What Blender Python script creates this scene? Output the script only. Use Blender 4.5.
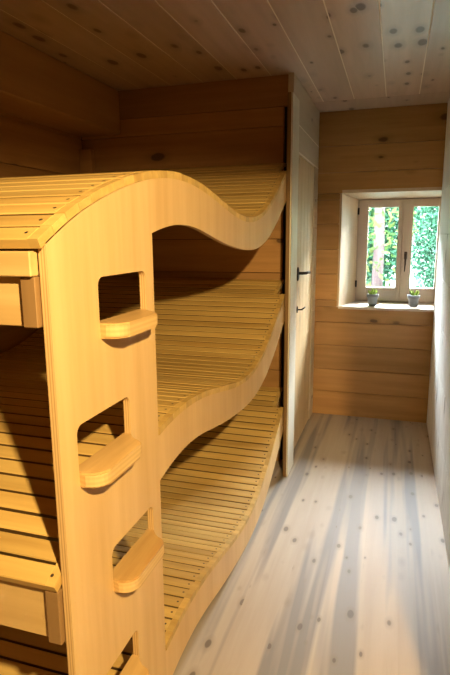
import bpy, bmesh, math, random
from mathutils import Vector, Matrix
random.seed(7)
C = bpy.context.scene.collection
for o in list(bpy.data.objects): bpy.data.objects.remove(o)

# ------------------------------------------------------------------ camera
CAM_Z = 1.35
yaw, pit, rol, FPX = -0.307951545, -0.188380509, -0.00782635942, 533.645699
f_ = Vector((math.sin(yaw)*math.cos(pit), math.cos(yaw)*math.cos(pit), math.sin(pit)))
r_ = Vector((math.cos(yaw), -math.sin(yaw), 0)); u_ = r_.cross(f_)
r2 = r_*math.cos(rol) + u_*math.sin(rol); u2 = -r_*math.sin(rol) + u_*math.cos(rol)
cam = bpy.data.cameras.new('camera'); co = bpy.data.objects.new('camera', cam); C.objects.link(co)
M = Matrix((r2, u2, -f_)).transposed().to_4x4(); M.translation = (0, 0, CAM_Z)
co.matrix_world = M
cam.sensor_fit = 'HORIZONTAL'; cam.sensor_width = 36; cam.lens = FPX/450*36; cam.clip_start = .02
bpy.context.scene.camera = co

# ------------------------------------------------------------------ sky, sun, lamp, exposure
SKY = 300.0; SUN = 3.0; LAMP = 285.0; EXPO = 0.0
w = bpy.data.worlds.new('sky'); bpy.context.scene.world = w; w.use_nodes = True
bg = w.node_tree.nodes['Background']; bg.inputs[0].default_value = (.86, .92, 1.0, 1); bg.inputs[1].default_value = SKY
s = bpy.data.lights.new('sun', 'SUN'); s.energy = SUN; s.angle = math.radians(1.0); s.color = (1, .96, .86)
so = bpy.data.objects.new('sun', s); C.objects.link(so)
so.rotation_euler = Vector((.35, .62, -.72)).to_track_quat('-Z', 'Y').to_euler()
# portal: only tells the sampler where the sky enters the room (it emits nothing itself)
pl = bpy.data.lights.new('window_portal', 'AREA'); pl.shape = 'RECTANGLE'; pl.size = .72; pl.size_y = .84
pl.cycles.is_portal = True
po = bpy.data.objects.new('window_portal', pl); C.objects.link(po); po.location = (.03, 4.40, 1.23)
po.rotation_euler = Vector((0, -1, 0)).to_track_quat('-Z', 'Z').to_euler()
l = bpy.data.lights.new('room_lamp', 'SPOT'); l.energy = LAMP; l.color = (1, .70, .30); l.shadow_soft_size = .03
lo = bpy.data.objects.new('room_lamp', l); C.objects.link(lo); lo.location = (.46, -.12, 1.90)
l.spot_size = math.radians(2*46); l.spot_blend = .35
_az, _el = math.radians(-34), math.radians(-46)
lo.rotation_euler = Vector((math.sin(_az)*math.cos(_el), math.cos(_az)*math.cos(_el), math.sin(_el))).to_track_quat('-Z', 'Y').to_euler()
vs = bpy.context.scene.view_settings
vs.view_transform = 'Standard'; vs.look = 'None'; vs.gamma = 1; vs.use_curve_mapping = False; vs.exposure = EXPO

# ------------------------------------------------------------------ materials
def nt(name):
    m = bpy.data.materials.new(name); m.use_nodes = True
    t = m.node_tree
    return m, t, t.nodes, t.links, t.nodes['Principled BSDF']
def mathn(t, op, a, b=None, c=None):
    n = t.nodes.new('ShaderNodeMath'); n.operation = op
    for i, v in enumerate((a, b, c)):
        if v is None: continue
        if isinstance(v, (int, float)): n.inputs[i].default_value = v
        else: t.links.new(v, n.inputs[i])
    return n.outputs[0]
def mixc(t, fac, a, b, mode='MIX'):
    n = t.nodes.new('ShaderNodeMix'); n.data_type = 'RGBA'; n.blend_type = mode
    for idx, v in ((0, fac), (6, a), (7, b)):
        if isinstance(v, (int, float)): n.inputs[idx].default_value = v
        elif isinstance(v, tuple): n.inputs[idx].default_value = (*v, 1)
        else: t.links.new(v, n.inputs[idx])
    return n.outputs[2]
def maprange(t, v, a, b, c=0.0, d=1.0):
    n = t.nodes.new('ShaderNodeMapRange'); n.inputs[1].default_value = a; n.inputs[2].default_value = b
    n.inputs[3].default_value = c; n.inputs[4].default_value = d
    t.links.new(v, n.inputs[0]); return n.outputs[0]
def noise(t, vec, scale, detail=3, rough=.55):
    n = t.nodes.new('ShaderNodeTexNoise'); n.inputs['Scale'].default_value = scale
    n.inputs['Detail'].default_value = detail; n.inputs['Roughness'].default_value = rough
    t.links.new(vec, n.inputs['Vector']); return n.outputs['Fac']
def wood(name, base, dark, axis, knot=.0, knotcol=(.08, .04, .015), grain=.5, rough=.5, vary=.18, kscale=3.2, bump=.15, spec=.35, streak=0.0, streakcol=(.2, .2, .22), kden=.13):
    """grain runs along axis (0,1,2); knots are dark ovals; each board differs a little"""
    m, t, N, L, P = nt(name)
    tc = N.new('ShaderNodeTexCoord'); ge = N.new('ShaderNodeNewGeometry')
    rnd = ge.outputs['Random Per Island']
    cv = N.new('ShaderNodeCombineXYZ')
    for i, k in enumerate((3.7, 7.1, 5.3)): L.new(mathn(t, 'MULTIPLY', rnd, k), cv.inputs[i])
    ad = N.new('ShaderNodeVectorMath'); ad.operation = 'ADD'
    L.new(tc.outputs['Object'], ad.inputs[0]); L.new(cv.outputs[0], ad.inputs[1])
    def sc(al, ac):
        v = N.new('ShaderNodeVectorMath'); v.operation = 'MULTIPLY'; L.new(ad.outputs[0], v.inputs[0])
        k = [ac]*3; k[axis] = al; v.inputs[1].default_value = k; return v.outputs[0]
    g1 = noise(t, sc(1.6, 26), 1.0, 5, .6)
    g2 = noise(t, sc(.7, 9), 1.0, 2, .5)
    g = mathn(t, 'ADD', mathn(t, 'MULTIPLY', g1, .6), mathn(t, 'MULTIPLY', g2, .4))
    fac = maprange(t, g, .36, .66, 0, 1)
    col = mixc(t, mathn(t, 'MULTIPLY', fac, grain), base, dark)
    if streak:
        vx = N.new('ShaderNodeVectorMath'); vx.operation = 'MULTIPLY'; L.new(tc.outputs['Object'], vx.inputs[0])
        k = [7.5]*3; k[axis] = .28; vx.inputs[1].default_value = k
        s1 = noise(t, vx.outputs[0], 1.0, 3, .6)
        col = mixc(t, maprange(t, s1, .50, .585, 0, streak), col, streakcol)
    br = maprange(t, rnd, 0, 1, 1-vary, 1+vary)
    bc = N.new('ShaderNodeCombineXYZ')
    for i in range(3): L.new(br, bc.inputs[i])
    col = mixc(t, 1.0, col, bc.outputs[0], 'MULTIPLY')
    if knot:
        vo = N.new('ShaderNodeTexVoronoi'); vo.inputs['Scale'].default_value = 1.0; vo.inputs['Randomness'].default_value = 1.0
        wob = N.new('ShaderNodeVectorMath'); wob.operation = 'ADD'
        nz = N.new('ShaderNodeTexNoise'); nz.inputs['Scale'].default_value = 14; L.new(ad.outputs[0], nz.inputs['Vector'])
        ns = N.new('ShaderNodeVectorMath'); ns.operation = 'SCALE'; ns.inputs['Scale'].default_value = .10
        L.new(nz.outputs['Color'], ns.inputs[0]); L.new(sc(kscale, kscale*2.0), wob.inputs[0]); L.new(ns.outputs[0], wob.inputs[1])
        L.new(wob.outputs[0], vo.inputs['Vector'])
        sp_ = N.new('ShaderNodeSeparateColor'); L.new(vo.outputs['Color'], sp_.inputs[0])
        d = mathn(t, 'DIVIDE', vo.outputs['Distance'], mathn(t, 'ADD', mathn(t, 'MULTIPLY', sp_.outputs[0], 1.0), .35))   # knots of many sizes
        halo = maprange(t, d, kden*.9, kden*2.2, 1, 0)
        core = maprange(t, d, kden*.75, kden*1.05, 1, 0)
        col = mixc(t, mathn(t, 'MULTIPLY', halo, .45*knot), col, tuple(.5*c for c in dark))
        col = mixc(t, mathn(t, 'MULTIPLY', core, knot), col, knotcol)
    L.new(col, P.inputs['Base Color'])
    P.inputs['Roughness'].default_value = rough; P.inputs['Specular IOR Level'].default_value = spec
    if bump:
        b = N.new('ShaderNodeBump'); b.inputs['Strength'].default_value = bump; b.inputs['Distance'].default_value = .002
        L.new(g, b.inputs['Height']); L.new(b.outputs[0], P.inputs['Normal'])
    return m
def plain(name, col, rough=.5, metal=0.0, var=.1, scale=60):
    m, t, N, L, P = nt(name)
    tc = N.new('ShaderNodeTexCoord')
    n = noise(t, tc.outputs['Object'], scale, 3)
    c = mixc(t, n, tuple(c*(1-var) for c in col), tuple(min(1, c*(1+var)) for c in col))
    L.new(c, P.inputs['Base Color']); P.inputs['Roughness'].default_value = rough; P.inputs['Metallic'].default_value = metal
    return m
def plyedge(name, axis, per=.0055, hi=(.68, .47, .22), lo=(.46, .28, .11)):
    m, t, N, L, P = nt(name)
    tc = N.new('ShaderNodeTexCoord'); sx = N.new('ShaderNodeSeparateXYZ'); L.new(tc.outputs['Object'], sx.inputs[0])
    a = mathn(t, 'SINE', mathn(t, 'MULTIPLY', sx.outputs[axis], 2*math.pi/per))
    n = noise(t, tc.outputs['Object'], 40, 3)
    f = maprange(t, mathn(t, 'ADD', a, mathn(t, 'MULTIPLY', n, .6)), -.5, 1.2, 0, 1)
    L.new(mixc(t, f, hi, lo), P.inputs['Base Color']); P.inputs['Roughness'].default_value = .6
    return m
MAT = dict(
    ply=wood('birch_plywood', (.72, .50, .24), (.56, .35, .14), 2, grain=.7, rough=.45, vary=.03, bump=.05),
    edge=plyedge('plywood_edge', 0), edgez=plyedge('plywood_edge_flat', 2, .0102, (.68, .465, .20), (.60, .40, .165)),
    step=wood('step_plywood', (.70, .47, .20), (.42, .24, .08), 1, grain=.9, rough=.4, vary=.05, bump=.05),
    slat=wood('slat_wood', (.70, .485, .165), (.46, .28, .08), 0, grain=.9, rough=.5, vary=.12, knot=.5, kscale=2.0, kden=.05),
    board=wood('board_wood', (.66, .46, .20), (.48, .30, .11), 0, grain=.7, rough=.5, vary=.05, knot=.6, kscale=3, kden=.05),
    batten=wood('batten_wood', (.31, .185, .075), (.22, .125, .05), 2, grain=.8, rough=.6, vary=.05),
    rail=wood('rail_wood', (.45, .27, .11), (.33, .19, .07), 1, grain=.7, rough=.6, vary=.05, knot=.6),
    wallx=wood('pine_wall_boards', (.50, .275, .10), (.34, .175, .058), 0, knot=.85, grain=.9, rough=.55, vary=.15, kscale=3.2, kden=.12),
    wally=wood('pine_wall_boards_long', (.50, .275, .10), (.34, .175, .058), 1, knot=.85, grain=.9, rough=.55, vary=.15, kscale=3.2, kden=.12),
    side=wood('pale_pine_boards', (.62, .52, .38), (.47, .37, .25), 1, knot=.5, grain=.6, rough=.45, vary=.06),
    door=wood('door_boards', (.64, .47, .26), (.46, .315, .155), 2, knot=.5, grain=.7, rough=.4, vary=.06),
    post=wood('post_wood', (.62, .48, .31), (.42, .29, .16), 2, grain=.7, rough=.45, vary=.03),
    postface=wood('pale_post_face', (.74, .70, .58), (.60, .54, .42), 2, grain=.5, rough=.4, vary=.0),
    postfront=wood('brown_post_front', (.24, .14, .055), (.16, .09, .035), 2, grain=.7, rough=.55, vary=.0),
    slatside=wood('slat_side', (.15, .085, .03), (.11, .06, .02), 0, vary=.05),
    right=wood('pale_wall_boards', (.84, .85, .83), (.60, .60, .58), 2, knot=.6, grain=.7, rough=.55, vary=.06, kscale=3),
    ceil=wood('ceiling_boards', (.64, .49, .395), (.45, .33, .25), 1, knot=.85, knotcol=(.10, .055, .03), grain=.6, rough=.33, vary=.08, kscale=5, kden=.17, spec=.5),
    groove=wood('pale_groove', (.92, .84, .72), (.85, .75, .6), 1, grain=.3, rough=.6, vary=0, bump=0),
    floor=wood('worn_floor_boards', (.50, .405, .305), (.38, .29, .20), 1, knot=.7, knotcol=(.10, .07, .05), grain=.6, rough=.56, vary=.07, kscale=7.5, kden=.135, streak=.8, streakcol=(.20, .185, .172), spec=.3),
    beam=wood('beam_wood', (.50, .29, .12), (.36, .195, .075), 1, knot=.7, grain=.6, rough=.6, vary=.0),
    frame=wood('window_frame_paint', (.66, .55, .47), (.56, .45, .37), 2, grain=.5, rough=.4, vary=.05, bump=.05),
    reveal=wood('reveal_boards', (.74, .58, .40), (.58, .42, .26), 2, grain=.6, rough=.5, vary=.04, knot=.3),
    sill=wood('sill_board', (.72, .62, .50), (.60, .48, .36), 0, grain=.5, rough=.35, vary=.0, knot=.2),
    iron=plain('black_iron', (.022, .021, .02), .35, .7), dark=plain('dark_gap', (.02, .013, .008), .9),
    bronze=plain('brown_metal', (.07, .045, .03), .4, .5), pot=plain('grey_clay', (.22, .24, .25), .7), soil=plain('soil', (.05, .035, .02), .9),
    leaf=plain('succulent_green', (.36, .58, .08), .5, var=.3), screw=plain('screw_head', (.10, .08, .06), .4, .6),
    grass=plain('meadow_grass', (.006, .016, .009), .9, var=.4, scale=6), bark=wood('pale_bark', (.020, .0155, .015), (.012, .009, .0085), 2, grain=.8, rough=1, spec=0),
)
def leafmat(name, c1, c2):
    m, t, N, L, P = nt(name)
    ge = N.new('ShaderNodeNewGeometry')
    col = mixc(t, ge.outputs['Random Per Island'], c1, c2)
    L.new(col, P.inputs['Base Color']); P.inputs['Roughness'].default_value = 1; P.inputs['Specular IOR Level'].default_value = 0
    tr = N.new('ShaderNodeBsdfTranslucent'); L.new(col, tr.inputs[0])
    mx = N.new('ShaderNodeMixShader'); mx.inputs[0].default_value = .35
    L.new(P.outputs[0], mx.inputs[1]); L.new(tr.outputs[0], mx.inputs[2])
    L.new(mx.outputs[0], N['Material Output'].inputs[0]); return m
MAT['leafA'] = leafmat('leaves_mint', (.003, .015, .0075), (.016, .042, .025))
MAT['leafB'] = leafmat('leaves_yellow', (.005, .015, .004), (.027, .032, .010))
m, t, N, L, P = nt('clear_glass')
tr = N.new('ShaderNodeBsdfTransparent'); tr.inputs[0].default_value = (.97, .985, .975, 1); gl = N.new('ShaderNodeBsdfGlossy'); gl.inputs['Roughness'].default_value = .02
fr = N.new('ShaderNodeFresnel'); fr.inputs[0].default_value = 1.35
mx = N.new('ShaderNodeMixShader'); L.new(fr.outputs[0], mx.inputs[0]); L.new(tr.outputs[0], mx.inputs[1]); L.new(gl.outputs[0], mx.inputs[2])
L.new(mx.outputs[0], N['Material Output'].inputs[0]); MAT['glass'] = m

# ------------------------------------------------------------------ helpers
class MB:
    def __init__(s): s.bm = bmesh.new()
    def box(s, a, b, mi=0, bev=0.0):
        a, b = [min(p, q) for p, q in zip(a, b)], [max(p, q) for p, q in zip(a, b)]
        v = [s.bm.verts.new((x, y, z)) for x in (a[0], b[0]) for y in (a[1], b[1]) for z in (a[2], b[2])]
        F = [(0, 1, 3, 2), (4, 6, 7, 5), (0, 4, 5, 1), (2, 3, 7, 6), (0, 2, 6, 4), (1, 5, 7, 3)]
        fs = [s.bm.faces.new([v[i] for i in q]) for q in F]
        for f in fs: f.material_index = mi
        if bev:
            es = list({e for f in fs for e in f.edges})
            bmesh.ops.bevel(s.bm, geom=es, offset=bev, segments=1, affect='EDGES', profile=.5)
        return v
    def prism(s, pts, d, mi=0, mi_side=None):
        """pts: 3d outline (planar), extruded by vector d"""
        d = Vector(d); a = [s.bm.verts.new(p) for p in pts]; b = [s.bm.verts.new(Vector(p)+d) for p in pts]
        fs = [s.bm.faces.new(a[::-1]), s.bm.faces.new(b)]
        for f in fs: f.material_index = mi
        n = len(pts)
        for i in range(n):
            f = s.bm.faces.new((a[i], a[(i+1) % n], b[(i+1) % n], b[i])); f.material_index = mi if mi_side is None else mi_side
    def tube(s, pts, rad, seg=10, mi=0):
        pts = [Vector(p) for p in pts]; rad = rad if isinstance(rad, (list, tuple)) else [rad]*len(pts)
        rings = []
        for i, p in enumerate(pts):
            d = (pts[min(i+1, len(pts)-1)] - pts[max(i-1, 0)]).normalized()
            up = Vector((0, 0, 1)) if abs(d.z) < .9 else Vector((1, 0, 0))
            x = d.cross(up).normalized(); y = d.cross(x)
            rings.append([s.bm.verts.new(p + (x*math.cos(k*2*math.pi/seg) + y*math.sin(k*2*math.pi/seg))*rad[i]) for k in range(seg)])
        for a, b in zip(rings, rings[1:]):
            for k in range(seg):
                f = s.bm.faces.new((a[k], a[(k+1) % seg], b[(k+1) % seg], b[k])); f.material_index = mi; f.smooth = True
        for r in (rings[0][::-1], rings[-1]): s.bm.faces.new(r).material_index = mi
    def lathe(s, prof, c=(0, 0, 0), seg=24, mi=0):
        c = Vector(c); rings = []
        for r, z in prof:
            rings.append([s.bm.verts.new(c + Vector((r*math.cos(k*2*math.pi/seg), r*math.sin(k*2*math.pi/seg), z))) for k in range(seg)])
        for a, b in zip(rings, rings[1:]):
            for k in range(seg):
                f = s.bm.faces.new((a[k], a[(k+1) % seg], b[(k+1) % seg], b[k])); f.material_index = mi; f.smooth = True
        s.bm.faces.new(rings[0][::-1]).material_index = mi; s.bm.faces.new(rings[-1]).material_index = mi
    def build(s, name, mats, parent=None, recalc=True):
        if recalc: bmesh.ops.recalc_face_normals(s.bm, faces=s.bm.faces)
        me = bpy.data.meshes.new(name); s.bm.to_mesh(me); s.bm.free()
        for k in (mats if isinstance(mats, (list, tuple)) else [mats]): me.materials.append(MAT[k])
        o = bpy.data.objects.new(name, me); C.objects.link(o)
        if parent:
            o.parent = parent
            o.location = -Vector(parent.location)   # meshes are written in room coordinates
        return o
def empty(name, loc=(0, 0, 0)):
    o = bpy.data.objects.new(name, None); C.objects.link(o); o.location = loc; o.empty_display_size = .1; return o
def tag(o, label=None, cat=None, group=None, kind=None):
    for k, v in (('label', label), ('category', cat), ('group', group), ('kind', kind)):
        if v: o[k] = v
    return o
def struct(o, label=None, cat=None): return tag(o, label, cat, None, 'structure')
def lerp_table(tab, y):
    """smooth curve through a table of (y, z)"""
    n = len(tab)
    if y <= tab[0][0]: i = 0
    elif y >= tab[-1][0]: i = n-2
    else: i = max(k for k in range(n-1) if tab[k][0] <= y)
    (x1, z1), (x2, z2) = tab[i], tab[i+1]
    m1 = (z2 - tab[i-1][1])/(x2 - tab[i-1][0]) if i > 0 else (z2-z1)/(x2-x1)
    m2 = (tab[i+2][1] - z1)/(tab[i+2][0] - x1) if i+2 < n else (z2-z1)/(x2-x1)
    h = x2-x1; t = (y-x1)/h
    return (2*t**3-3*t*t+1)*z1 + (t**3-2*t*t+t)*h*m1 + (-2*t**3+3*t*t)*z2 + (t**3-t*t)*h*m2

# ------------------------------------------------------------------ the room
CZ = 2.19; YB = 3.96; XR = .272; XL = -1.86; XD = -.555; YE = 3.0
def planks(mb, u0, u1, cuts, face, thick, axis, gap=.003, hole=None, bev=.0015, flip=1):
    """horizontal boards between heights in cuts; axis 'x': wall facing -y at y=face; axis 'y': wall at x=face, thick signed away from room"""
    for z0, z1 in zip(cuts, cuts[1:]):
        rects = [(u0, u1, z0, z1)]
        if hole:
            h0, h1, k0, k1 = hole; out = []
            if z0 < k0: out.append((u0, u1, z0, min(z1, k0)))
            if z1 > k1: out.append((u0, u1, max(z0, k1), z1))
            a, b = max(z0, k0), min(z1, k1)
            if b > a:
                if u0 < h0: out.append((u0, h0, a, b))
                if h1 < u1: out.append((h1, u1, a, b))
            rects = out
        for a, b, c, d in rects:
            if d-c < .01: continue
            if axis == 'x': mb.box((a, face, c+gap/2), (b, face+thick, d-gap/2), 0, bev)
            else: mb.box((face, a, c+gap/2), (face+thick, b, d-gap/2), 0, bev)
JZ = [0, .186, .358, .542, .716, .88, 1.07, 1.246, 1.427, 1.594, 1.78, 1.958, CZ]

# floor boards run into the depth
mb = MB(); x = -2.0
for k in range(26):
    wd = .138
    mb.box((x, -1.6, -.03), (x+wd, 4.0, 0)); x += wd
mb.box((-2.1, -1.7, -.2), (1.7, 4.35, -.035), 1)
struct(mb.build('floor', ['floor', 'dark']), 'worn pale wooden floor boards running to the window wall', 'floor')
# ceiling boards, pale grooves between
mb = MB(); x = -1.86 - .0
edges = [-.492 + .1935*k for k in range(-8, 12)]
for a, b in zip(edges, edges[1:]):
    mb.box((a+.0028, -1.6, CZ), (b-.0028, 3.68, CZ+.02), 0, .001)
mb.box((-2.2, 3.683, CZ), (1.9, 4.0, CZ+.02), 0, .001)
mb.box((-2.3, -1.7, CZ+.002), (1.9, 4.0, CZ+.03), 1)
mb.box((-2.3, -1.7, CZ+.03), (1.9, 4.35, CZ+.12), 1)
struct(mb.build('ceiling', ['ceil', 'groove']), 'boarded wooden ceiling with pale grooves', 'ceiling')
# wall with the window
mb = MB()
planks(mb, -.60, XR+.02, JZ, YB, .03, 'x', hole=(-.382, .30, .83, 1.638))
for a, b in (((-2.2, 3.992, -.1), (-.40, 4.33, 2.3)), ((.42, 3.992, -.1), (1.7, 4.33, 2.3)), ((-.40, 3.992, -.1), (.42, 4.33, .80)), ((-.40, 3.992, 1.665), (.42, 4.33, 2.3))):
    mb.box(a, b, 1)
struct(mb.build('wall_back', ['wallx', 'dark']), 'knotty pine board wall around the small window', 'wall')
# end wall of the bunk alcove
mb = MB()
planks(mb, XL, -.612, [0, .19, .38, .57, .76, .95, 1.14, 1.33, 1.52, 1.71, 1.93, 2.03], YE, .03, 'x')
planks(mb, XL, -.556, [2.03, CZ], YE, .03, 'x')
mb.box((XL, YE+.032, 0), (-.56, YE+.08, CZ), 1)
struct(mb.build('wall_alcove', ['wallx', 'dark']), 'pine board wall at the far end of the bunks', 'wall')
# left wall behind the bunks
mb = MB()
planks(mb, -1.6, YE-.002, [0, .19, .38, .57, .76, .95, 1.14, 1.33, 1.52, 1.71, 1.93, CZ], XL, -.03, 'y')
mb.box((XL-.032, -1.7, 0), (XL-.2, 4.0, CZ), 1)
struct(mb.build('wall_left', ['wally', 'dark']), 'pine board wall behind the bunks', 'wall')
# partition with the door
mb = MB(); hole = (3.165, 3.80, -.01, 1.812)
planks(mb, 2.975, YB, [0, .2, .4, .6, .8, 1.0, 1.2, 1.4, 1.6, 1.815, 1.958, CZ], XD, -.03, 'y', hole=hole)
mb.box((XD-.031, 3.04, 1.83), (XD-.08, YB, CZ), 1); mb.box((XD-.09, 3.085, 0), (XD-.12, YB, CZ), 1)
mb.box((XD-.012, 2.976, 1.9545), (XD+.0012, YB-.01, 1.9605), 2); mb.box((XD-.012, 3.165, 1.8085), (XD+.0012, YB-.01, 1.8155), 2)
struct(mb.build('wall_door', ['side', 'dark', 'groove']), 'pale board partition around the door', 'wall')
# right wall, ends short of the entrance, and the walls behind the camera
mb = MB()
zz = [0, .27, .54, .81, 1.08, 1.35, 1.62, 1.89, CZ]
planks(mb, .88, YB-.002, zz, XR, .03, 'y', gap=.0015)
mb.box((XR+.031, .90, 0), (XR+.09, YB, CZ), 1); mb.box((XR+.0, .87, 0), (1.7, .90, CZ), 0)
struct(mb.build('wall_right', ['right', 'dark']), 'pale grey-brown board wall on the right', 'wall')
mb = MB(); mb.box((-2.1, -1.65, 0), (1.7, -1.6, CZ)); struct(mb.build('wall_front', ['wallx']), 'wall behind the viewer', 'wall')
mb = MB(); mb.box((1.6, -1.7, 0), (1.65, .95, CZ)); struct(mb.build('wall_entrance', ['wally']), 'side wall of the entrance', 'wall')
# trims
mb = MB(); mb.box((-1.858, -1.6, 1.945), (-1.594, YE-.001, CZ-.001), 0, .006); struct(mb.build('trim_1', ['beam']), 'heavy wooden beam under the ceiling above the bunks', 'beam')
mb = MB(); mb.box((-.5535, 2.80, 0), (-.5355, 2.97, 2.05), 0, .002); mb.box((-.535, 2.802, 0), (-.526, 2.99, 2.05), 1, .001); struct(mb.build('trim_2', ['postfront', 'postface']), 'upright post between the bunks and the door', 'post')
mb = MB(); mb.box((-1.858, 2.955, 1.68), (-1.775, 2.998, 1.868), 0, .003); struct(mb.build('trim_3', ['wallx']), 'short block in the upper corner of the alcove', 'block')

# door
d = struct(empty('door_1', (XD, 3.48, 0)), 'narrow pale boarded door in the left partition', 'door')
mb = MB(); n = 5
for k in range(n):
    a = 3.17 + k*.625/n; mb.box((XD-.035, a, .008), (XD-.004, a+.625/n-.002, 1.805), 0, .002)
mb.build('door_leaf', ['door'], d)
hx = XD-.004
mb = MB(); mb.lathe([(.026, 0), (.026, .006), (.018, .010)], seg=20)
for v in mb.bm.verts: v.co = Vector((hx + v.co.z, 3.205 + v.co.x, 1.12 + v.co.y*1.6))
hd = mb.build('door_handle', ['iron'], d)
mb = MB(); mb.tube([(hx+.006, 3.205, 1.125), (hx+.03, 3.205, 1.125), (hx+.05, 3.212, 1.126), (hx+.056, 3.235, 1.128), (hx+.056, 3.27, 1.127), (hx+.054, 3.325, 1.124)], [.009, .009, .009, .0085, .008, .0095], 10)
lv = mb.build('lever', ['iron']); lv.parent = hd
mb = MB(); mb.lathe([(.014, 0), (.014, .005), (.009, .007)], seg=16)
for v in mb.bm.verts: v.co = Vector((hx + v.co.z, 3.205 + v.co.x, .905 + v.co.y*1.5))
mb.tube([(hx+.004, 3.205, .905), (hx+.035, 3.205, .905)], .004, 8)
mb.tube([(hx+.028, 3.205, .905), (hx+.04, 3.225, .913), (hx+.042, 3.25, .916)], .0045, 8)
mb.build('latch', ['iron'], d)

# window
YW = 4.30
wd_ = struct(empty('window_1', (.0355, YW, .84)), 'small two-sash window in a deep splayed recess', 'window')
mb = MB()   # splayed lining: left side, head, right side
mb.prism([(-.382, YB-.006, .835), (-.40, YB-.006, .835), (-.40, YB-.006, 1.655), (-.382, YB-.006, 1.638)], (0, .001, 0))
mb.bm.free(); mb = MB()
def quadboard(p, thick):
    a = [Vector(q) for q in p]; nrm = (a[1]-a[0]).cross(a[2]-a[0]).normalized()*thick
    mb.prism(a, nrm)
quadboard([(-.382, YB-.004, .83), (-.382, YB-.004, 1.638), (-.290, YW, 1.612), (-.290, YW, .83)], .022)
mb.build('left_lining', ['reveal'], wd_)
mb = MB(); quadboard([(-.382, YB-.004, 1.638), (.30, YB-.004, 1.638), (.372, YW, 1.612), (-.290, YW, 1.612)], .022)
mb.build('head_lining', ['reveal'], wd_)
mb = MB(); quadboard([(.30, YB-.004, 1.638), (.30, YB-.004, .83), (.372, YW, .83), (.372, YW, 1.612)], .022)
mb.build('right_lining', ['reveal'], wd_)
mb = MB()
mb.prism([(-.385, YB-.014, .835), (.30, YB-.014, .835), (.38, YW, .838), (-.293, YW, .838)], (0, 0, -.018))
mb.build('sill', ['sill'], wd_)
mb = MB()
for a, b in (((-.34, YW+.022, .80), (-.275, YW+.07, 1.67)), ((.346, YW+.022, .80), (.42, YW+.07, 1.67)), ((-.275, YW+.022, .80), (.346, YW+.07, .865)), ((-.275, YW+.022, 1.592), (.346, YW+.07, 1.67))):
    mb.box(a, b, 0, .002)
mb.build('window_frame', ['frame'], wd_)
def sash(x0, x1, l, r):
    z0, z1 = .846, 1.606; gz0, gz1 = .948, 1.551; y0, y1 = YW-.012, YW+.032
    mb = MB()
    mb.box((x0, y0, z0), (x0+l, y1, z1), 0, .003); mb.box((x1-r, y0, z0), (x1, y1, z1), 0, .003)
    mb.box((x0+l, y0+.001, z0), (x1-r, y1-.001, gz0), 0, .003); mb.box((x0+l, y0+.001, gz1), (x1-r, y1-.001, z1), 0, .003)
    if r > .05: mb.box((x0-.016, y1-.002, z0+.01), (x0+.03, y1+.010, z1-.01), 0, .001)
    o = mb.build('sash', ['frame'], wd_)
    mb = MB(); mb.box((x0+l-.004, YW+.010, gz0-.004), (x1-r+.004, YW+.014, gz1+.004))
    p = mb.build('pane', ['glass']); p.parent = o
sash(-.286, .034, .073, .029); sash(.037, .357, .073, .073)
mb = MB(); mb.box((.059, YW-.018, 1.165), (.081, YW-.011, 1.222), 0, .003)
mb.tube([(.069, YW-.018, 1.205), (.069, YW-.05, 1.205), (.070, YW-.056, 1.19), (.069, YW-.056, 1.13), (.066, YW-.052, 1.075)], [.007, .007, .0075, .006, .004], 8)
mb.build('window_handle', ['bronze'], wd_)
mb = MB()
for z in (.95, 1.5): mb.tube([(-.287, YW-.016, z), (-.287, YW-.016, z+.05)], .007, 8)
mb.build('hinge', ['iron'], wd_)

# ------------------------------------------------------------------ the bunk bed
TOP = [(.745, .7131), (.843, .7649), (.941, .8039), (1.039, .8344), (1.137, .8575), (1.235, .8727), (1.333, .8791), (1.431, .8768), (1.529, .8665), (1.627, .8503), (1.725, .8308), (1.823, .8114), (1.922, .7956), (2.02, .7864), (2.118, .7864), (2.216, .7971), (2.314, .819), (2.412, .8515), (2.51, .8926), (2.608, .9394), (2.706, .9883), (2.804, 1.0348), (2.902, 1.0738), (3.0, 1.105)]
BOT = [(.745, .585), (.9, .64), (1.05, .692), (1.17, .7205), (1.282, .7400), (1.394, .7445), (1.506, .7335), (1.618, .713), (1.73, .6929), (1.842, .6774), (1.954, .6653), (2.066, .6583), (2.178, .6604), (2.29, .6745), (2.402, .7015), (2.514, .7435), (2.626, .795), (2.738, .853), (2.85, .91), (3.0, .975)]
STEP = .6353; XP = -.555; PT = .016; ST = .019
top = lambda y: lerp_table(TOP, y); bot = lambda y: lerp_table(BOT, y)
bed = tag(empty('bunk_bed', (-1.2, 1.8, 0)), 'three-tier built-in wooden bunk with wavy slatted decks and a ladder panel', 'bunk bed')
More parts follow.
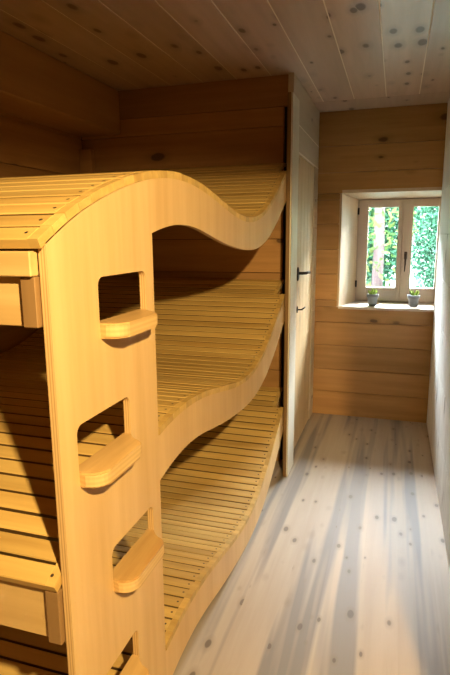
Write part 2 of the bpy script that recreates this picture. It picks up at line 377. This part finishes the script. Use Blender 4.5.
def flat_shape(name, outline, holes, x0, x1, mats, parent):
    """plywood sheet in the y-z plane cut to an outline with holes"""
    cu = bpy.data.curves.new(name, 'CURVE'); cu.dimensions = '2D'; cu.fill_mode = 'BOTH'; cu.extrude = (x1-x0)/2
    for loop in [outline] + holes:
        sp = cu.splines.new('POLY'); sp.points.add(len(loop)-1); sp.use_cyclic_u = True
        for p, q in zip(sp.points, loop): p.co = (q[0], q[1], 0, 1)
    tmp = bpy.data.objects.new('tmp', cu); C.objects.link(tmp)
    dg = bpy.context.evaluated_depsgraph_get(); me = bpy.data.meshes.new_from_object(tmp.evaluated_get(dg))
    bpy.data.objects.remove(tmp); bpy.data.curves.remove(cu)
    xm = (x0+x1)/2
    for v in me.vertices: v.co = Vector((xm + v.co.z, v.co.x, v.co.y))
    me.materials.clear()
    for k in mats: me.materials.append(MAT[k])
    bm = bmesh.new(); bm.from_mesh(me); bmesh.ops.remove_doubles(bm, verts=bm.verts, dist=1e-5); bmesh.ops.recalc_face_normals(bm, faces=bm.faces)
    for f in bm.faces: f.material_index = 0 if abs(f.normal.x) > .7 else 1; f.smooth = False
    bm.to_mesh(me); bm.free(); me.name = name
    o = bpy.data.objects.new(name, me); C.objects.link(o)
    if parent: o.parent = parent; o.location = -Vector(parent.location)
    return o
def arc(cx, cy, r, a0, a1, n=7): return [(cx + r*math.cos(math.radians(a0+(a1-a0)*k/n)), cy + r*math.sin(math.radians(a0+(a1-a0)*k/n))) for k in range(n+1)]
def rrect(y0, y1, z0, z1, r): return arc(y1-r, z1-r, r, 0, 90) + arc(y0+r, z1-r, r, 90, 180) + arc(y0+r, z0+r, r, 180, 270) + arc(y1-r, z0+r, r, 270, 360)
YA, YL, YP, YF = .745, .767, 1.179, 2.846
STEPS = [(.924, 1.136, 1.272, 1.181), (.822, 1.033, 1.000, .910), (.924, 1.132, .684, .614), (.822, 1.026, .414, .335)]
ys = [YP + (YF-YP)*k/60 for k in range(61)]; ysl = [YL + (YP-YL)*k/20 for k in range(20)]
outl = [(YL, 0), (YP, 0)] + [(y, bot(y)+STEP) for y in ys] + [(y, top(y)+STEP-ST) for y in reversed(ys)] + [(y, top(y)+STEP-ST) for y in reversed(ysl)]
holes = [rrect(a, b, z-.034, zt, .018) for a, b, zt, z in STEPS]
flat_shape('ladder_panel', outl, holes, XP-PT, XP, ['ply', 'edge'], bed)['label'] = 'smooth plywood ladder panel with four cut-out footholds running on into the wavy front board'
for a, b, zt, z in STEPS:
    r = .035; x0, x1 = XP-PT-.002, XP+.050
    mb = MB()
    e = b-.021     # the nose is a little shorter than the foothold
    pl_ = [(XP, b-.001), (x0, b-.001), (x0, a+.001), (XP, a+.001)] + [(x1-r+r*math.sin(math.radians(q)), a-.004+r-r*math.cos(math.radians(q))) for q in range(0, 91, 15)] + [(x1-r+r*math.cos(math.radians(q)), e-r+r*math.sin(math.radians(q))) for q in range(0, 91, 15)]
    mb.prism([(p[0], p[1], z-.031) for p in pl_], (0, 0, .031), 0, 1)
    es = [e for e in mb.bm.edges if all(v.co.x > XP+.005 for v in e.verts) and abs(e.verts[0].co.z-e.verts[1].co.z) < 1e-4]
    bmesh.ops.bevel(mb.bm, geom=es, offset=.004, segments=2, affect='EDGES')
    mb.build('step', ['step', 'edgez'], bed)
# decks
def make_deck(lower):
    mb = MB(); pitch = .0465; gap = .006
    yy = [YA]; acc = 0; y = YA; prev = top(YA)
    while y < 2.999:           # equal steps along the curve
        y += .001; z = top(y); acc += math.hypot(.001, z-prev); prev = z
        if acc >= pitch: yy.append(y); acc = 0
    for a, b in zip(yy, yy[1:]):
        p, q = Vector((0, a, top(a))), Vector((0, b, top(b))); d = (q-p).normalized(); nrm = Vector((0, -d.z, d.y))
        q = p + d*(pitch-gap)
        x1 = (XP-.0015 if lower else XP) if q.y < 2.845 else -.600
        if lower and p.y < YP+.001: x1 = XP-PT-.002   # tucked behind the ladder panel
        if q.y > 2.995: continue
        j = random.uniform(-.0008, .0008)
        vs_ = []
        pts = [p+nrm*j, q+nrm*j, q-nrm*ST, p-nrm*ST]
        c = .0022; e = nrm
        prof = [pts[0]-e*c, pts[0]+d*c, pts[1]-d*c, pts[1]-e*c, pts[2], pts[3]]
        nf = len(mb.bm.faces)
        mb.prism([Vector((-1.84, v.y, v.z)) for v in prof], (x1+1.84-.02, 0, 0), 0)
        mb.bm.faces.ensure_lookup_table()
        mb.bm.faces[nf+2+3].material_index = 2           # side faces in the gaps are coloured dark so the gaps read as lines
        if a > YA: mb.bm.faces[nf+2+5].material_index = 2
        q3 = p + d*(pitch-.0012)      # at the front edge the slats meet
        cap = [p+nrm*(j-.001), q3+nrm*(j-.001), q3-nrm*ST, p-nrm*ST]
        mb.prism([Vector((x1-.02, v.y, v.z)) for v in cap], (.02, 0, 0), 0)
        for xs in (-.588, -1.80):   # screw heads
            c0 = (p+q)/2 + nrm*(j+.0004); ring = []
            for k in range(8):
                an = k*math.pi/4; off = d*math.sin(an)*.0036
                ring.append(mb.bm.verts.new((xs + math.cos(an)*.0036, c0.y+off.y, c0.z+off.z)))
            mb.bm.faces.new(ring).material_index = 1
    return mb
for name, dz in (('top', STEP), ('middle', 0.0), ('bottom', -STEP)):
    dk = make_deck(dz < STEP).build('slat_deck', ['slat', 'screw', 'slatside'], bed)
    dk.location = -Vector(bed.location) + Vector((0, 0, dz))
    if dz < STEP:
        yb = [YP+.002 + (YF-YP-.002)*k/60 for k in range(61)]
        ol = [(y, max(bot(y)+dz, .001)) for y in yb] + [(y, top(y)+dz-ST) for y in reversed(yb)]
        flat_shape('front_rail', ol, [], XP-PT-.004, XP-.003, ['ply', 'edge'], bed)
    yb = [.80 + (2.99-.80)*k/60 for k in range(61)]
    ol = [(y, max(bot(y)+dz-.02, .001)) for y in yb] + [(y, top(y)+dz-ST) for y in reversed(yb)]
    flat_shape('wall_rail', ol, [], -1.856, -1.83, ['rail', 'edge'], bed)
    # near end: trim and board under the first slat, batten at the panel
    z1 = top(YA)+dz-ST-.002
    zb = z1
    if dz == STEP:
        mb = MB(); mb.box((-1.84, YA+.002, z1-.042), (-.5735, YA+.024, z1), 0, .002); mb.build('end_trim', ['board'], bed); zb = z1-.043
    lo_ = max(zb-(.087 if dz == STEP else .113), .002)
    mb = MB(); mb.box((-1.84, YA+.024, lo_), (-.604, YA+.042, zb), 0, .0015); mb.build('end_board', ['board'], bed)
    mb = MB(); mb.box((-.604, YA+.012, lo_), (-.5745, YA+.042, zb), 0, .0015); mb.build('batten', ['batten'], bed)
mb = MB(); mb.box((-.70, .79, 0), (-.665, 2.845, .045), 0, .002); mb.build('plinth', ['rail'], bed)

# ------------------------------------------------------------------ pots on the sill
def pot(x, y, label, seed):
    rg = random.Random(seed); z0 = .8372
    t = tag(empty('potted_plant', (x, y, z0)), label, 'potted plant', 'grey pots on the window sill')
    mb = MB(); mb.lathe([(.027, 0), (.030, .004), (.037, .058), (.043, .060), (.044, .084), (.039, .085), (.037, .072), (.010, .071)])
    o = mb.build('pot', ['pot']); o.parent = t
    mb = MB(); mb.lathe([(.0365, .068), (.0365, .074), (.01, .077)], seg=16); o2 = mb.build('soil', ['soil']); o2.parent = t
    mb = MB()
    for k in range(22):
        a = rg.uniform(0, 6.28); tilt = rg.uniform(.1, .75); ln = rg.uniform(.03, .052)
        d = Vector((math.cos(a)*math.sin(tilt), math.sin(a)*math.sin(tilt), math.cos(tilt)))
        b = Vector((math.cos(a)*.010, math.sin(a)*.010, .074))
        mb.tube([b, b+d*ln*.5, b+d*ln*.85+Vector((0, 0, .003)), b+d*ln+Vector((0, 0, .005))], [.0045, .0065, .004, .0008], 6)
    o3 = mb.build('leaves', ['leaf']); o3.parent = t
pot(-.148, 4.06, 'small grey pot with a green plant on the sill below the left sash', 1)
pot(.137, 4.06, 'small grey pot with a green plant on the sill below the window handle', 2)

# ------------------------------------------------------------------ outside the window
mb = MB(); GX, GY = 45, 24       # ground; the bank rising all round is added to block low sky light
def gh(x, y):
    q = max(0, abs(x)-3.4, (y-14.5)); return -.4 + .92*q*min(1, q/2+.3) + .12*math.sin(x*1.7+y)*math.cos(y*1.3-x*.6)
gv = [[mb.bm.verts.new((-20+40*i/(GX-1), 4.36+20*j/(GY-1), gh(-20+40*i/(GX-1), 4.36+20*j/(GY-1)))) for j in range(GY)] for i in range(GX)]
for i in range(GX-1):
    for j in range(GY-1): mb.bm.faces.new((gv[i][j], gv[i+1][j], gv[i+1][j+1], gv[i][j+1])).smooth = True
struct(mb.build('ground', ['grass']), 'green ground outside the window with an added bank shutting out low sky', 'ground')
mb = MB(); mb.prism([(-4, 4.36, 2.55), (-4, 5.45, 2.34), (-4, 5.45, 2.44), (-4, 4.36, 2.66)], (8, 0, 0)); struct(mb.build('trim_4', ['rail']), 'roof eave above the window', 'eave')
def tree(name, x, y, h, rad, n, mat, label, cat, trunk=.07, base=-.4, zlow=.0, size=.07, seed=0, trunk_h=None):
    rg = random.Random(seed)
    t = tag(empty(name, (x, y, base)), label, cat)
    mb = MB(); th = trunk_h or (h*.75)
    mb.tube([(x, y, base), (x+.02, y, base+th*.35), (x-.015, y, base+th*.7), (x+.02, y, base+th)], [trunk*1.15, trunk, trunk*.85, trunk*.4], 12)
    for k in range(6):
        a = rg.uniform(0, 6.28); z = base+th*rg.uniform(.45, .95)
        mb.tube([(x, y, z), (x+math.cos(a)*rad*.5, y+math.sin(a)*rad*.5, z+.35)], [trunk*.4, trunk*.12], 6)
    mb.build('trunk', ['bark'], t)
    mb = MB()
    for k in range(n):
        while True:
            p = Vector((rg.uniform(-1, 1), rg.uniform(-1, 1), rg.uniform(-1, 1)))
            if .25 < p.length < 1: break
        q = Vector((x + p.x*rad, y + p.y*rad, base + zlow + (h-zlow)*(p.z*.5+.5)))
        q += Vector((rg.gauss(0, .06), rg.gauss(0, .06), rg.gauss(0, .06)))
        a = Vector((rg.gauss(0, 1), rg.gauss(0, 1), rg.gauss(0, 1))).normalized(); b = a.orthogonal().normalized()
        sz = size*rg.uniform(.6, 1.3)
        v = [mb.bm.verts.new(q + a*sz*i + b*sz*j) for i, j in ((-1, 0), (-.1, -.5), (1, 0), (-.1, .5))]
        mb.bm.faces.new(v)
    mb.build('foliage', [mat], t, recalc=False)
tree('birch_tree', -.225, 7.0, 4.6, .55, 900, 'leafB', 'slim pale-trunked tree seen through the left pane', 'tree', .065, zlow=1.0, size=.045, seed=3, trunk_h=4.4)
tree('leafy_bush', 1.42, 9.6, 4.3, 1.25, 50000, 'leafA', 'dense mint green bush filling the right pane', 'bush', .05, zlow=-.1, size=.036, seed=4)
tree('leafy_tree', -1.2, 12.6, 5.9, 1.6, 45000, 'leafA', 'dense green tree behind the slim trunk in the left pane', 'tree', .10, zlow=-.1, size=.055, seed=6)
